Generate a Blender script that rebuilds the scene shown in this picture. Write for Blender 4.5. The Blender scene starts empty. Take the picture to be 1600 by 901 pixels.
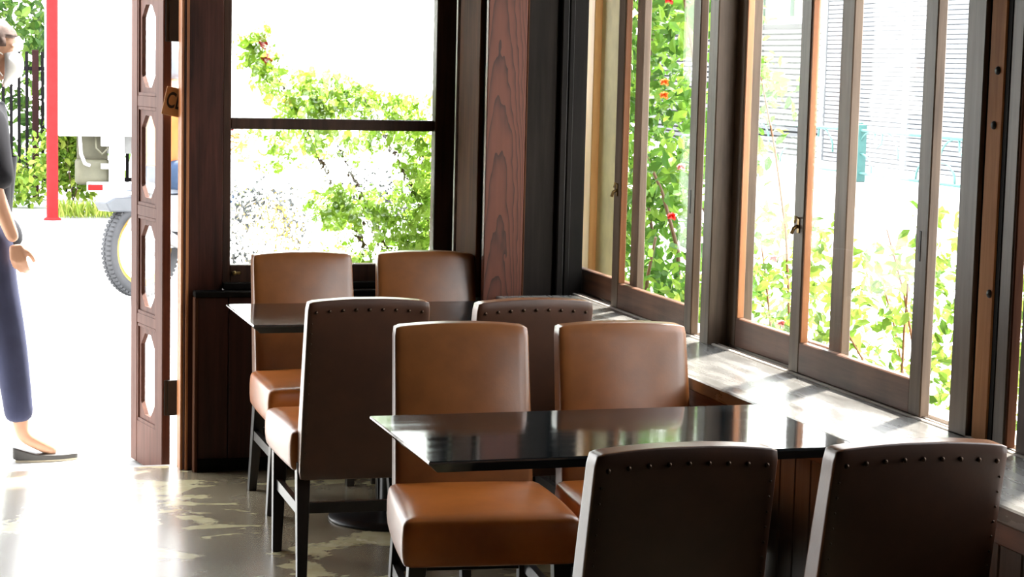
import bpy, bmesh, math, random
from mathutils import Vector, Matrix, Euler
sc = bpy.context.scene
COL = sc.collection
PI = math.pi
R = math.radians

# ------------------------------------------------------------------ materials
def new_mat(name):
    m = bpy.data.materials.new(name); m.use_nodes = True
    nt = m.node_tree; nt.nodes.clear()
    out = nt.nodes.new('ShaderNodeOutputMaterial')
    return m, nt, out
def nd(nt, kind, **kw):
    n = nt.nodes.new(kind)
    for k, v in kw.items():
        if hasattr(n, k) and k not in n.inputs: setattr(n, k, v)
        else: n.inputs[k].default_value = v
    return n
def ramp(nt, fac, stops):
    r = nt.nodes.new('ShaderNodeValToRGB'); el = r.color_ramp.elements
    while len(el) < len(stops): el.new(0.5)
    for e, (p, c) in zip(el, stops): e.position = p; e.color = (*c, 1)
    nt.links.new(fac, r.inputs[0]); return r.outputs[0]
def coords(nt, scale=(1,1,1), kind='Object', loc=(0,0,0)):
    tc = nt.nodes.new('ShaderNodeTexCoord'); mp = nt.nodes.new('ShaderNodeMapping')
    mp.inputs['Scale'].default_value = scale; mp.inputs['Location'].default_value = loc
    nt.links.new(tc.outputs[kind], mp.inputs[0]); return mp.outputs[0]
def noise(nt, vec, scale=5, detail=4, rough=.55, dist=0):
    n = nd(nt, 'ShaderNodeTexNoise', Scale=scale, Detail=detail, Roughness=rough, Distortion=dist)
    nt.links.new(vec, n.inputs['Vector']); return n.outputs['Fac']
def bump(nt, h, strength=.2, dist=.01):
    b = nd(nt, 'ShaderNodeBump', Strength=strength, Distance=dist); nt.links.new(h, b.inputs['Height']); return b.outputs[0]
def plain(name, col, rough=.5, metal=0, var=.12, scale=12, spec=.5, coat=0, bmp=0):
    m, nt, out = new_mat(name)
    p = nd(nt, 'ShaderNodeBsdfPrincipled', Roughness=rough, Metallic=metal)
    p.inputs['Specular IOR Level'].default_value = spec; p.inputs['Coat Weight'].default_value = coat
    f = noise(nt, coords(nt), scale, 4)
    lo = [max(0, c*(1-var)) for c in col]; hi = [min(1, c*(1+var)) for c in col]
    nt.links.new(ramp(nt, f, [(.3, lo), (.7, hi)]), p.inputs['Base Color'])
    if bmp: nt.links.new(bump(nt, noise(nt, coords(nt), scale*8, 2), bmp), p.inputs['Normal'])
    nt.links.new(p.outputs[0], out.inputs[0]); return m
def wood(name, dark, light, rough=.42, axis='z', grain=1.0, coat=0, spec=.5):
    m, nt, out = new_mat(name)
    s = {'z': (38, 38, 2.2), 'y': (38, 2.2, 38), 'x': (2.2, 38, 38)}[axis]
    p = nd(nt, 'ShaderNodeBsdfPrincipled', Roughness=rough)
    p.inputs['Coat Weight'].default_value = coat; p.inputs['Specular IOR Level'].default_value = spec
    v = coords(nt, s)
    f = noise(nt, v, 1.0*grain, 6, .65, .4)
    w = noise(nt, coords(nt, (3, 3, 1.2)), 1.5, 3)
    mx = nd(nt, 'ShaderNodeMath', operation='MULTIPLY_ADD'); mx.inputs[1].default_value = .55; nt.links.new(f, mx.inputs[0])
    m2 = nd(nt, 'ShaderNodeMath', operation='MULTIPLY'); m2.inputs[1].default_value = .45; nt.links.new(w, m2.inputs[0])
    nt.links.new(m2.outputs[0], mx.inputs[2])
    nt.links.new(ramp(nt, mx.outputs[0], [(.36, dark), (.62, light)]), p.inputs['Base Color'])
    nt.links.new(bump(nt, f, .12, .004), p.inputs['Normal'])
    nt.links.new(p.outputs[0], out.inputs[0]); return m
def cathedral(name, cx, z0):
    """flat-sawn board: nested arches of darker growth rings"""
    m, nt, out = new_mat(name)
    p = nd(nt, 'ShaderNodeBsdfPrincipled', Roughness=.5); p.inputs['Specular IOR Level'].default_value = .25
    tc = nt.nodes.new('ShaderNodeTexCoord'); sep = nt.nodes.new('ShaderNodeSeparateXYZ'); nt.links.new(tc.outputs['Object'], sep.inputs[0])
    def mth(op, a, b=None, c=None):
        n = nd(nt, 'ShaderNodeMath', operation=op)
        for i, x in enumerate((a, b, c)):
            if x is None: continue
            if isinstance(x, (int, float)): n.inputs[i].default_value = x
            else: nt.links.new(x, n.inputs[i])
        return n.outputs[0]
    nz = noise(nt, coords(nt, (6, 6, 1.6)), 2.0, 3)
    xx = mth('SUBTRACT', sep.outputs[0], cx)
    xx = mth('ADD', xx, mth('MULTIPLY', mth('SUBTRACT', nz, .5), .03))
    ax = mth('POWER', mth('ABSOLUTE', xx), 2.0)
    v = mth('ADD', mth('MULTIPLY', sep.outputs[2], 4.6), mth('MULTIPLY', ax, 520.0))
    v = mth('ADD', v, mth('MULTIPLY', nz, 2.6))
    s = mth('FRACT', v)
    s = mth('POWER', s, 3.0)
    fine = noise(nt, coords(nt, (60, 60, 3)), 1.4, 5)
    f = mth('MULTIPLY_ADD', fine, .35, mth('MULTIPLY', s, .65))
    nt.links.new(ramp(nt, f, [(.1, (.100, .030, .016)), (.5, (.066, .020, .012)), (.85, (.024, .010, .007))]), p.inputs['Base Color'])
    nt.links.new(bump(nt, f, .1, .003), p.inputs['Normal'])
    nt.links.new(p.outputs[0], out.inputs[0]); return m
def clear_glass(name, tint=(1,1,1), gloss=.08, rough=.0, haze=0):
    m, nt, out = new_mat(name)
    t = nd(nt, 'ShaderNodeBsdfTransparent'); t.inputs[0].default_value = (*tint, 1)
    g = nd(nt, 'ShaderNodeBsdfGlossy', Roughness=rough); mx = nt.nodes.new('ShaderNodeMixShader')
    lw = nd(nt, 'ShaderNodeLayerWeight', Blend=.5)
    pw = nd(nt, 'ShaderNodeMath', operation='POWER'); pw.inputs[1].default_value = 4.0; nt.links.new(lw.outputs['Facing'], pw.inputs[0])
    ma = nd(nt, 'ShaderNodeMath', operation='MULTIPLY_ADD'); ma.inputs[1].default_value = .25; ma.inputs[2].default_value = gloss*.2; nt.links.new(pw.outputs[0], ma.inputs[0])
    nt.links.new(bump(nt, noise(nt, coords(nt, (1, 1, 1)), 9, 1), .02), g.inputs['Normal'])
    nt.links.new(ma.outputs[0], mx.inputs[0]); nt.links.new(t.outputs[0], mx.inputs[1]); nt.links.new(g.outputs[0], mx.inputs[2])
    nt.links.new(mx.outputs[0], out.inputs[0]); return m
def hammered_glass(name):
    m, nt, out = new_mat(name)
    g = nd(nt, 'ShaderNodeBsdfGlass', Roughness=0.0, IOR=1.45)
    g.inputs['Color'].default_value = (.97, 1, .97, 1)
    v = nd(nt, 'ShaderNodeTexVoronoi', Scale=46.0); v.feature = 'SMOOTH_F1'
    nt.links.new(coords(nt, (1, .2, 1)), v.inputs['Vector'])
    nt.links.new(bump(nt, v.outputs['Distance'], .75, .010), g.inputs['Normal'])
    nt.links.new(g.outputs[0], out.inputs[0]); return m
def leafmat(name, stops, trans=.45, rough=.5):
    m, nt, out = new_mat(name)
    geo = nt.nodes.new('ShaderNodeNewGeometry')
    col = ramp(nt, geo.outputs['Random Per Island'], stops)
    d = nd(nt, 'ShaderNodeBsdfPrincipled', Roughness=rough); nt.links.new(col, d.inputs['Base Color'])
    d.inputs['Specular IOR Level'].default_value = .3
    t = nt.nodes.new('ShaderNodeBsdfTranslucent'); nt.links.new(col, t.inputs[0])
    mx = nt.nodes.new('ShaderNodeMixShader'); mx.inputs[0].default_value = trans
    nt.links.new(d.outputs[0], mx.inputs[1]); nt.links.new(t.outputs[0], mx.inputs[2])
    nt.links.new(mx.outputs[0], out.inputs[0]); return m
def leather(name, dark, light, rough=.34, coat=.22):
    m, nt, out = new_mat(name)
    p = nd(nt, 'ShaderNodeBsdfPrincipled', Roughness=rough)
    p.inputs['Specular IOR Level'].default_value = .55
    p.inputs['Coat Weight'].default_value = coat; p.inputs['Coat Roughness'].default_value = .28
    f = noise(nt, coords(nt), 7, 4)
    nt.links.new(ramp(nt, f, [(.3, dark), (.7, light)]), p.inputs['Base Color'])
    h = noise(nt, coords(nt), 170, 2)
    nt.links.new(bump(nt, h, .05, .003), p.inputs['Normal'])
    nt.links.new(p.outputs[0], out.inputs[0]); return m
def floor_mat():
    m, nt, out = new_mat('worn_concrete')
    p = nd(nt, 'ShaderNodeBsdfPrincipled', Roughness=.25)
    p.inputs['Specular IOR Level'].default_value = .6; p.inputs['Coat Weight'].default_value = .85; p.inputs['Coat Roughness'].default_value = .25; p.inputs['Coat IOR'].default_value = 2.3
    base = ramp(nt, noise(nt, coords(nt), 1.6, 5, .6), [(.3, (.21, .165, .10)), (.5, (.31, .25, .16)), (.72, (.36, .31, .22))])
    f = noise(nt, coords(nt, (1.5, 2.2, 1), loc=(3.1, 1.7, 0)), 1.9, 9, .62, .35)
    mask = ramp(nt, f, [(.545, (0, 0, 0)), (.565, (1, 1, 1))])
    paint = ramp(nt, noise(nt, coords(nt), 14, 4), [(.3, (.66, .56, .30)), (.7, (.80, .72, .44))])
    mx = nd(nt, 'ShaderNodeMix', data_type='RGBA')
    nt.links.new(mask, mx.inputs['Factor']); nt.links.new(base, mx.inputs[6]); nt.links.new(paint, mx.inputs[7])
    nt.links.new(mx.outputs[2], p.inputs['Base Color'])
    rr = nt.nodes.new('ShaderNodeMapRange'); rr.inputs[3].default_value = .16; rr.inputs[4].default_value = .34
    nt.links.new(noise(nt, coords(nt), 5, 4), rr.inputs[0]); nt.links.new(rr.outputs[0], p.inputs['Roughness'])
    nt.links.new(bump(nt, mask, .15, .002), p.inputs['Normal'])
    nt.links.new(p.outputs[0], out.inputs[0]); return m
def slate(name, col, r0, r1, along='x', spec=.6):
    m, nt, out = new_mat(name)
    p = nd(nt, 'ShaderNodeBsdfPrincipled'); p.inputs['Specular IOR Level'].default_value = spec
    s = (1.5, 9, 9) if along == 'x' else (9, 1.5, 9)
    f = noise(nt, coords(nt, s), 2.2, 5, .6)
    nt.links.new(ramp(nt, f, [(.3, [c*.7 for c in col]), (.7, [c*1.35 for c in col])]), p.inputs['Base Color'])
    rr = nt.nodes.new('ShaderNodeMapRange'); rr.inputs[1].default_value = .3; rr.inputs[2].default_value = .7
    rr.inputs[3].default_value = r0; rr.inputs[4].default_value = r1
    nt.links.new(f, rr.inputs[0]); nt.links.new(rr.outputs[0], p.inputs['Roughness'])
    nt.links.new(p.outputs[0], out.inputs[0]); return m

M = {}
M['floor'] = floor_mat()
M['ground'] = plain('asphalt', (.44, .435, .425), .85, scale=6, var=.12, bmp=.2)
M['plaster'] = plain('dark_plaster', (.03, .024, .02), .8)
M['ceiling'] = plain('ceiling_boards', (.03, .023, .018), .7)
M['post'] = wood('dark_red_wood', (.018, .006, .004), (.080, .024, .015), .42, spec=.22)
M['post_black'] = wood('black_stained_wood', (.004, .0035, .003), (.010, .008, .007), .7, spec=.06)
M['frame_wood'] = wood('brown_black_frame', (.016, .007, .004), (.065, .028, .015), .5, spec=.2)
M['wainscot'] = wood('maroon_boards', (.018, .006, .005), (.058, .017, .011), .5, spec=.25)
M['sash'] = wood('weathered_sash_wood', (.060, .040, .027), (.145, .100, .068), .42, spec=.22)
M['sash_rail'] = wood('weathered_rail_wood', (.058, .026, .016), (.155, .072, .042), .42, 'y', spec=.22)
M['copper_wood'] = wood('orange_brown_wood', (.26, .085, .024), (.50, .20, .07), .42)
M['pale_wood'] = wood('honey_wood', (.66, .34, .10), (.85, .50, .18), .5)
M['yellow_board'] = plain('pale_yellow_board', (.86, .76, .36), .6)
M['trim_wood'] = wood('brown_trim_wood', (.03, .011, .006), (.09, .036, .017), .7, spec=.05)
M['red_board'] = cathedral('arched_grain_board', 2.115, 0)
M['dark_board'] = wood('dark_grey_board', (.006, .005, .004), (.016, .012, .010), .7, spec=.06)
M['steel_strip'] = plain('dull_metal_strip', (.35, .33, .30), .35, .8)
M['clear'] = clear_glass('clear_pane')
M['hammered'] = hammered_glass('hammered_pane')
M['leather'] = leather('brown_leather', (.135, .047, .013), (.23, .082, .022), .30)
M['leather_back_shade'] = leather('shaded_back_leather', (.040, .0135, .005), (.070, .023, .008), .46, .05)  # darker copy of the brown leather, shade put into the rear faces
M['leather_seat'] = leather('lit_seat_leather', (.34, .095, .014), (.50, .145, .023), .32)  # brighter copy of the leather, daylight on the seats put into its colour
M['leather_dark'] = leather('dark_brown_leather', (.06, .026, .014), (.105, .045, .023))
M['leg'] = wood('black_lacquered_wood', (.006, .005, .004), (.016, .012, .010), .3)
M['nail'] = plain('antique_nail', (.05, .028, .016), .38, .8)
M['slate'] = slate('black_glossy_tabletop', (.008, .010, .011), .05, .12)
M['counter'] = slate('grey_black_counter', (.125, .12, .112), .18, .34, 'y')
M['black_metal'] = plain('black_metal', (.012, .012, .013), .35, .3)
M['brass'] = plain('aged_brass', (.25, .16, .06), .4, .9)
M['iron'] = plain('dark_iron', (.03, .028, .026), .5, .5)
M['fascia'] = wood('reddish_fascia', (.05, .02, .012), (.17, .07, .036), .5, 'y')
M['panel_boards'] = wood('grey_brown_boards', (.022, .016, .012), (.07, .05, .038), .5)
M['door_wood'] = wood('rosy_door_wood', (.075, .028, .019), (.145, .060, .042), .6, spec=.12)
M['sign'] = plain('kraft_board', (.52, .29, .12), .65)
M['sign_ink'] = plain('black_ink', (.015, .013, .012), .7)
M['track'] = plain('pale_sill', (.42, .37, .33), .5)

# ------------------------------------------------------------------ mesh helpers
class MB:
    def __init__(s): s.bm = bmesh.new()
    def _merge(s, t, mat=None):
        if mat is not None: t.transform(mat)
        me = bpy.data.meshes.new('tmp'); t.to_mesh(me); t.free(); s.bm.from_mesh(me); bpy.data.meshes.remove(me)
    def box(s, x0, x1, y0, y1, z0, z1, bev=0, mat=None, seg=1):
        t = bmesh.new(); bmesh.ops.create_cube(t, size=1)
        for v in t.verts:
            v.co = Vector(((x0+x1)/2+v.co.x*(x1-x0), (y0+y1)/2+v.co.y*(y1-y0), (z0+z1)/2+v.co.z*(z1-z0)))
        if bev: bmesh.ops.bevel(t, geom=t.edges[:], offset=bev, segments=seg, affect='EDGES', profile=.5)
        s._merge(t, mat); return s
    def frustum(s, c0, hx0, hy0, c1, hx1, hy1, bev=0):
        """tapered bar between two axis-aligned rectangles"""
        t = bmesh.new()
        a = [t.verts.new((c0[0]+i*hx0, c0[1]+j*hy0, c0[2])) for i, j in ((-1,-1),(1,-1),(1,1),(-1,1))]
        b = [t.verts.new((c1[0]+i*hx1, c1[1]+j*hy1, c1[2])) for i, j in ((-1,-1),(1,-1),(1,1),(-1,1))]
        t.faces.new(a[::-1]); t.faces.new(b)
        for i in range(4): t.faces.new((a[i], a[(i+1)%4], b[(i+1)%4], b[i]))
        bmesh.ops.recalc_face_normals(t, faces=t.faces[:])
        if bev: bmesh.ops.bevel(t, geom=t.edges[:], offset=bev, segments=2, affect='EDGES', profile=.5)
        s._merge(t); return s
    def rbox(s, hx, hy, hz, r, n=10, deform=None, mat=None):
        t = bmesh.new(); bmesh.ops.create_cube(t, size=2)
        bmesh.ops.subdivide_edges(t, edges=t.edges[:], cuts=n, use_grid_fill=True)
        for v in t.verts:
            # crowd the grid towards the edges so that the rounding is smooth
            q = Vector([math.copysign(abs(c)**.55, c) for c in v.co])
            q = Vector((q.x*hx, q.y*hy, q.z*hz))
            k = Vector((max(-hx+r, min(hx-r, q.x)), max(-hy+r, min(hy-r, q.y)), max(-hz+r, min(hz-r, q.z))))
            d = q-k
            v.co = k + d.normalized()*r if d.length > 1e-9 else q
        if deform:
            for v in t.verts: v.co = Vector(deform(v.co.x, v.co.y, v.co.z))
        for f in t.faces: f.smooth = True
        s._merge(t, mat); return s
    def tube(s, pts, r, seg=8, cap=True):
        pts = [Vector(p) for p in pts]; rs = r if isinstance(r, (list, tuple)) else [r]*len(pts)
        t = bmesh.new(); rings = []; up = None
        for i, p in enumerate(pts):
            d = (pts[min(i+1, len(pts)-1)]-pts[max(i-1, 0)]).normalized()
            if up is None:
                up = Vector((0,0,1)) if abs(d.z) < .9 else Vector((1,0,0))
            a = d.cross(up).normalized(); b = a.cross(d).normalized(); up = b
            rings.append([t.verts.new(p+(a*math.cos(k*2*PI/seg)+b*math.sin(k*2*PI/seg))*rs[i]) for k in range(seg)])
        for A, B in zip(rings, rings[1:]):
            for k in range(seg):
                f = t.faces.new((A[k], A[(k+1)%seg], B[(k+1)%seg], B[k])); f.smooth = True
        if cap: t.faces.new(rings[0][::-1]); t.faces.new(rings[-1])
        bmesh.ops.recalc_face_normals(t, faces=t.faces[:])
        s._merge(t); return s
    def ball(s, c, rx, ry=None, rz=None, u=12, v=8, mat=None):
        ry = ry or rx; rz = rz or rx
        t = bmesh.new(); bmesh.ops.create_uvsphere(t, u_segments=u, v_segments=v, radius=1)
        for w in t.verts: w.co = Vector((w.co.x*rx, w.co.y*ry, w.co.z*rz))
        if mat is not None: t.transform(mat)
        for w in t.verts: w.co += Vector(c)
        for f in t.faces: f.smooth = True
        s._merge(t); return s
    def lathe(s, prof, c=(0,0,0), seg=32, axis='z', smooth=True, ring=False):
        t = bmesh.new(); rings = []
        for r, h in prof:
            ring = []
            for k in range(seg):
                a = 2*PI*k/seg
                p = (r*math.cos(a), r*math.sin(a), h) if axis == 'z' else (r*math.cos(a), h, r*math.sin(a)) if axis == 'y' else (h, r*math.cos(a), r*math.sin(a))
                ring.append(t.verts.new(Vector(p)+Vector(c)))
            rings.append(ring)
        for A, B in zip(rings, rings[1:]):
            for k in range(seg):
                f = t.faces.new((A[k], A[(k+1)%seg], B[(k+1)%seg], B[k])); f.smooth = smooth
        if prof[0][0] > 1e-6 and not ring: t.faces.new(rings[0][::-1])
        if prof[-1][0] > 1e-6 and not ring: t.faces.new(rings[-1])
        bmesh.ops.remove_doubles(t, verts=t.verts[:], dist=1e-6)
        bmesh.ops.recalc_face_normals(t, faces=t.faces[:])
        s._merge(t); return s
    def prism(s, poly, d0, d1, axis='y', bev=0, mat=None):
        """closed polygon (u,v) extruded along an axis"""
        t = bmesh.new()
        f3 = {'y': lambda u, v, d: (u, d, v), 'x': lambda u, v, d: (d, u, v), 'z': lambda u, v, d: (u, v, d)}[axis]
        A = [t.verts.new(f3(u, v, d0)) for u, v in poly]; B = [t.verts.new(f3(u, v, d1)) for u, v in poly]
        n = len(poly); t.faces.new(A); t.faces.new(B[::-1])
        for i in range(n): t.faces.new((A[i], A[(i+1)%n], B[(i+1)%n], B[i]))
        bmesh.ops.recalc_face_normals(t, faces=t.faces[:])
        if bev: bmesh.ops.bevel(t, geom=t.edges[:], offset=bev, segments=1, affect='EDGES')
        s._merge(t, mat); return s
    def raw(s, verts, faces, smooth=False):
        me = bpy.data.meshes.new('tmp'); me.from_pydata(verts, [], faces)
        if smooth: me.shade_smooth()
        s.bm.from_mesh(me); bpy.data.meshes.remove(me); return s
    def build(s, name, mat, parent=None, loc=None):
        me = bpy.data.meshes.new(name); s.bm.to_mesh(me); s.bm.free()
        o = bpy.data.objects.new(name, me); COL.objects.link(o)
        if mat is not None: me.materials.append(mat)
        if parent is not None: o.parent = parent
        if loc: o.location = loc
        return o
def thing(name, label, cat, loc=(0,0,0), rz=0, group=None):
    o = bpy.data.objects.new(name, None); COL.objects.link(o); o.empty_display_size = .1
    o.location = loc; o.rotation_euler = (0, 0, rz); o['label'] = label; o['category'] = cat; o['kind'] = 'thing'
    if group: o['group'] = group
    return o
def tag(o, label, cat, group=None, kind='thing'):
    o['label'] = label; o['category'] = cat; o['kind'] = kind
    if group: o['group'] = group
    return o
def struct(o, label=None, cat=None):
    o['kind'] = 'structure'
    if label: o['label'] = label
    if cat: o['category'] = cat
    return o
def copy_tree(o, parent=None):
    c = o.copy(); COL.objects.link(c)
    if parent is not None: c.parent = parent
    for ch in list(o.children): copy_tree(ch, c)
    return c

# ------------------------------------------------------------------ room shell
CEIL = 2.72
struct(MB().box(-3.2, 2.56, -2.6, 7.64, -.3, 0).build('floor', M['floor']), 'worn concrete floor with flaking cream paint', 'floor')
struct(MB().box(-30, 40, -10, 60, -.5, -.06).build('ground', M['ground']), 'sunlit pale asphalt street outside', 'ground')
struct(MB().box(-3.3, 2.6, -2.7, 7.72, CEIL, CEIL+.12).build('ceiling', M['ceiling']), 'dark ceiling', 'ceiling')
struct(MB().box(-3.3, -3.2, -2.6, 7.64, 0, CEIL).build('wall_left', M['plaster']), 'dark plaster side wall', 'wall')
struct(MB().box(-3.3, 2.6, -2.7, -2.6, 0, CEIL).build('wall_rear', M['plaster']), 'dark plaster wall behind the viewer', 'wall')
wb = MB()
wb.box(-3.3, -.62, 7.56, 7.7, 0, CEIL)          # beyond the doorway
wb.box(-.62, 1.03, 7.56, 7.7, 2.16, CEIL)       # over the doorway
wb.box(1.19, 2.05, 7.57, 7.66, 0, .70)          # under the window
wb.box(1.19, 2.05, 7.57, 7.66, 2.32, CEIL)      # over the window
struct(wb.build('wall_back', M['plaster']), 'back wall around the doorway and window', 'wall')
wr = MB()
wr.box(2.44, 2.58, -2.6, 7.6, 0, .695)
wr.box(2.40, 2.58, -2.6, 7.6, 2.32, CEIL)
wr.box(2.40, 2.58, -2.6, 3.00, .695, 2.32)
struct(wr.build('wall_right', M['post']), 'low wall and beam of the window side', 'wall')
# eaves out of view, added and sized to limit direct sun
struct(MB().box(2.58, 2.84, -2.7, 8.2, 2.60, 2.66).box(-3.3, 2.58, 7.72, 8.2, 2.60, 2.66).build('trim_1', M['post']), 'added roof eave out of view, limiting direct sun', 'eave')
# door post
dp = MB().box(1.028, 1.176, 7.552, 7.652, 0, 2.32, .004)
dpo = struct(dp.build('trim_2', M['post']), 'dark red wooden post between doorway and window', 'post')
MB().box(1.018, 1.028, 7.556, 7.65, 0, 2.2, .002).build('edge_strip', M['copper_wood'], dpo)  # sunlit side of the jamb, the sun rim put into an orange-brown strip
MB().box(1.036, 1.046, 7.546, 7.552, 0, 2.2, .001).build('bead', M['copper_wood'], dpo)
struct(MB().box(-.64, -.55, 7.55, 7.652, 0, 2.32, .004).build('trim_3', M['post']), 'dark post on the far side of the doorway', 'post')
struct(MB().box(-.55, 1.02, 7.64, 7.665, -.055, .0).build('trim_4', plain('worn_threshold', (.55, .52, .48), .4)), 'worn stone threshold of the doorway', 'threshold')

# ------------------------------------------------------------------ back window (hammered glass in two lights)
w = MB()
Y0, Y1 = 7.565, 7.625
w.box(1.176, 1.207, Y0, Y1, .70, 2.32, .003)
w.box(2.008, 2.086, Y0, Y1, .70, 2.32, .003)
w.box(1.207, 2.008, Y0, Y1, .70, .787, .003)
w.box(1.207, 2.008, Y0+.008, Y1-.008, 1.306, 1.348, .004)
w.box(1.207, 2.008, Y0, Y1, 2.24, 2.32, .003)
win1 = struct(w.build('window_1', M['frame_wood']), 'dark framed window with textured glass', 'window')
MB().box(1.20, 2.012, 7.592, 7.598, 1.34, 2.25).build('pane', M['hammered'], win1)
MB().box(1.20, 2.012, 7.592, 7.598, .78, 1.314).build('pane', M['hammered'], win1)
MB().box(1.214, 1.247, 7.556, 7.566, .752, .762, .002).ball((1.222, 7.553, .757), .009).build('latch', M['brass'], win1)
MB().box(1.176, 2.06, 7.53, 7.566, .697, .722, .003).build('sill_board', M['post_black'], win1)

# ------------------------------------------------------------------ wainscot under the back window
ws = thing('wainscot', 'dark maroon vertical-board panelling under the textured window', 'panelling', (1.56, 7.53, 0))
def L(dx): return dx-1.56
b = MB()
x = 1.075
while x < 2.03:
    x1 = min(x+.118, 2.055)
    b.box(L(x)+.001, L(x1)-.001, -.028, .02, .03, .672, .003); x = x1
b.build('board_panel', M['wainscot'], ws)
MB().box(L(1.062), L(2.055), -.04, .025, .672, .694, .004).build('top_rail', M['post_black'], ws)
MB().box(L(1.062), L(1.076), -.04, .02, 0, .672, .003).build('edge_strip', M['trim_wood'], ws)
MB().box(L(1.076), L(2.055), -.036, .02, 0, .05, .004).build('base_board', M['post_black'], ws)

# ------------------------------------------------------------------ corner pillar boxed in boards
p = MB().box(2.085, 2.46, 7.075, 7.60, 0, CEIL)
pil = struct(p.build('trim_5', M['post_black']), 'boxed corner pillar clad in dark and red-brown boards', 'pillar')
MB().box(2.064, 2.214, 7.046, 7.075, .7, CEIL, .003).build('grain_board', M['red_board'], pil)
MB().box(2.216, 2.335, 7.056, 7.075, .7, CEIL, .003).build('dark_board', M['dark_board'], pil)
MB().box(2.218, 2.222, 7.052, 7.058, .7, CEIL).build('joint_strip', M['trim_wood'], pil)
MB().box(2.345, 2.372, 7.035, 7.075, .7, CEIL, .004).box(2.38, 2.40, 7.05, 7.075, .7, CEIL, .003).build('moulding', M['post_black'], pil)
MB().box(2.066, 2.085, 7.16, 7.44, .7, CEIL, .003).build('side_board', M['trim_wood'], pil)
MB().box(2.060, 2.085, 7.455, 7.475, .7, CEIL, .002).build('metal_strip', M['steel_strip'], pil)

# ------------------------------------------------------------------ folded door leaf outside the doorway
door = bpy.data.objects.new('door_1', None); COL.objects.link(door)
door.location = (.9645, 7.682, 0); door.rotation_euler = (0, 0, R(11.0)); struct(door, 'rosy brown folding door leaf with octagonal glazed openings', 'door')
# local frame: y along the leaf (away from the room), x = thickness
LW, TH = .40, .034
fr = MB()
fr.box(0, TH, 0, .085, -.052, 2.14, .003)
fr.box(0, TH, LW-.078, LW, -.052, 2.14, .003)
rails = [(-.052, .120), (.515, .555), (.946, .987), (1.376, 1.418), (1.806, 1.848), (2.10, 2.14)]
for z0, z1 in rails: fr.box(.0015, TH-.0015, .08, LW-.075, z0, z1, .002)
fr.build('door_frame', M['door_wood'], door)
def octo_panel(z0, z1):
    y0, y1 = .085, LW-.078
    t = MB()
    def ring(ins, cut):
        a, bq, c, d = y0+ins, y1-ins, z0+ins, z1-ins
        return [(a+cut, c), (bq-cut, c), (bq, c+cut), (bq, d-cut), (bq-cut, d), (a+cut, d), (a, d-cut), (a, c+cut)]
    outer = ring(0, .0005); inner = ring(.034, .048)
    V, F = [], []
    for xx in (.008, TH-.008):
        V += [(xx, u, v) for u, v in outer]; V += [(xx, u, v) for u, v in inner]
    n = 8
    for k in range(n):
        k2 = (k+1) % n
        F.append((k, k2, n+k2, n+k)); F.append((2*n+k2, 2*n+k, 3*n+k, 3*n+k2))
        F.append((n+k, n+k2, 3*n+k2, 3*n+k))
    t.raw(V, F)
    # bead around the recessed panel
    for a, bq in (((.002, .009), None), ((TH-.009, TH-.002), None)):
        x0, x1 = a
        t.box(x0, x1, y0, y0+.013, z0, z1, .002).box(x0, x1, y1-.013, y1, z0, z1, .002)
        t.box(x0, x1, y0, y1, z0, z0+.013, .002).box(x0, x1, y0, y1, z1-.013, z1, .002)
    o = t.build('octagon_panel', M['door_wood'], door)
    MB().box(TH/2-.0015, TH/2+.0015, y0+.02, y1-.02, z0+.02, z1-.02).build('pane', M['clear'], o)
for (a, bq), (c, d) in zip(rails, rails[1:]): octo_panel(bq, c)
def hinge(z0, z1):
    t = MB(); h = (z1-z0)/5
    t.box(.008, TH-.004, -.006, 0, z0, z1, .001)
    t.box(.02, .062, -.010, -.004, z0, z1, .001)
    t.build('hinge', M['iron'], door)
hinge(.19, .328); hinge(1.63, 1.80)

# ------------------------------------------------------------------ hanging sign behind the post
sg = MB().box(-.116, .116, -.002, .002, -.054, .054, .0008)
sign = sg.build('hanging_sign', M['sign'])
sign.location = (1.079, 7.656, 1.386); sign.rotation_euler = (0, R(12), 0)
tag(sign, 'kraft-brown sign reading CLOSED, hung askew behind the door post', 'sign')
cu = bpy.data.curves.new('txt', 'FONT'); cu.body = 'CLOSED'; cu.size = .084; cu.align_x = 'LEFT'; cu.align_y = 'CENTER'; cu.extrude = .0006; cu.offset = .0015
to = bpy.data.objects.new('txt', cu); COL.objects.link(to); bpy.context.view_layer.update()
me = bpy.data.meshes.new_from_object(to.evaluated_get(bpy.context.evaluated_depsgraph_get()))
bpy.data.objects.remove(to)
me.materials.clear(); me.materials.append(M['sign_ink'])
lt = bpy.data.objects.new('lettering', me); COL.objects.link(lt); lt.parent = sign
lt.rotation_euler = (PI/2, 0, 0); lt.location = (-.108, -.0028, .002); lt.scale = (.60, 1, 1)

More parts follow.
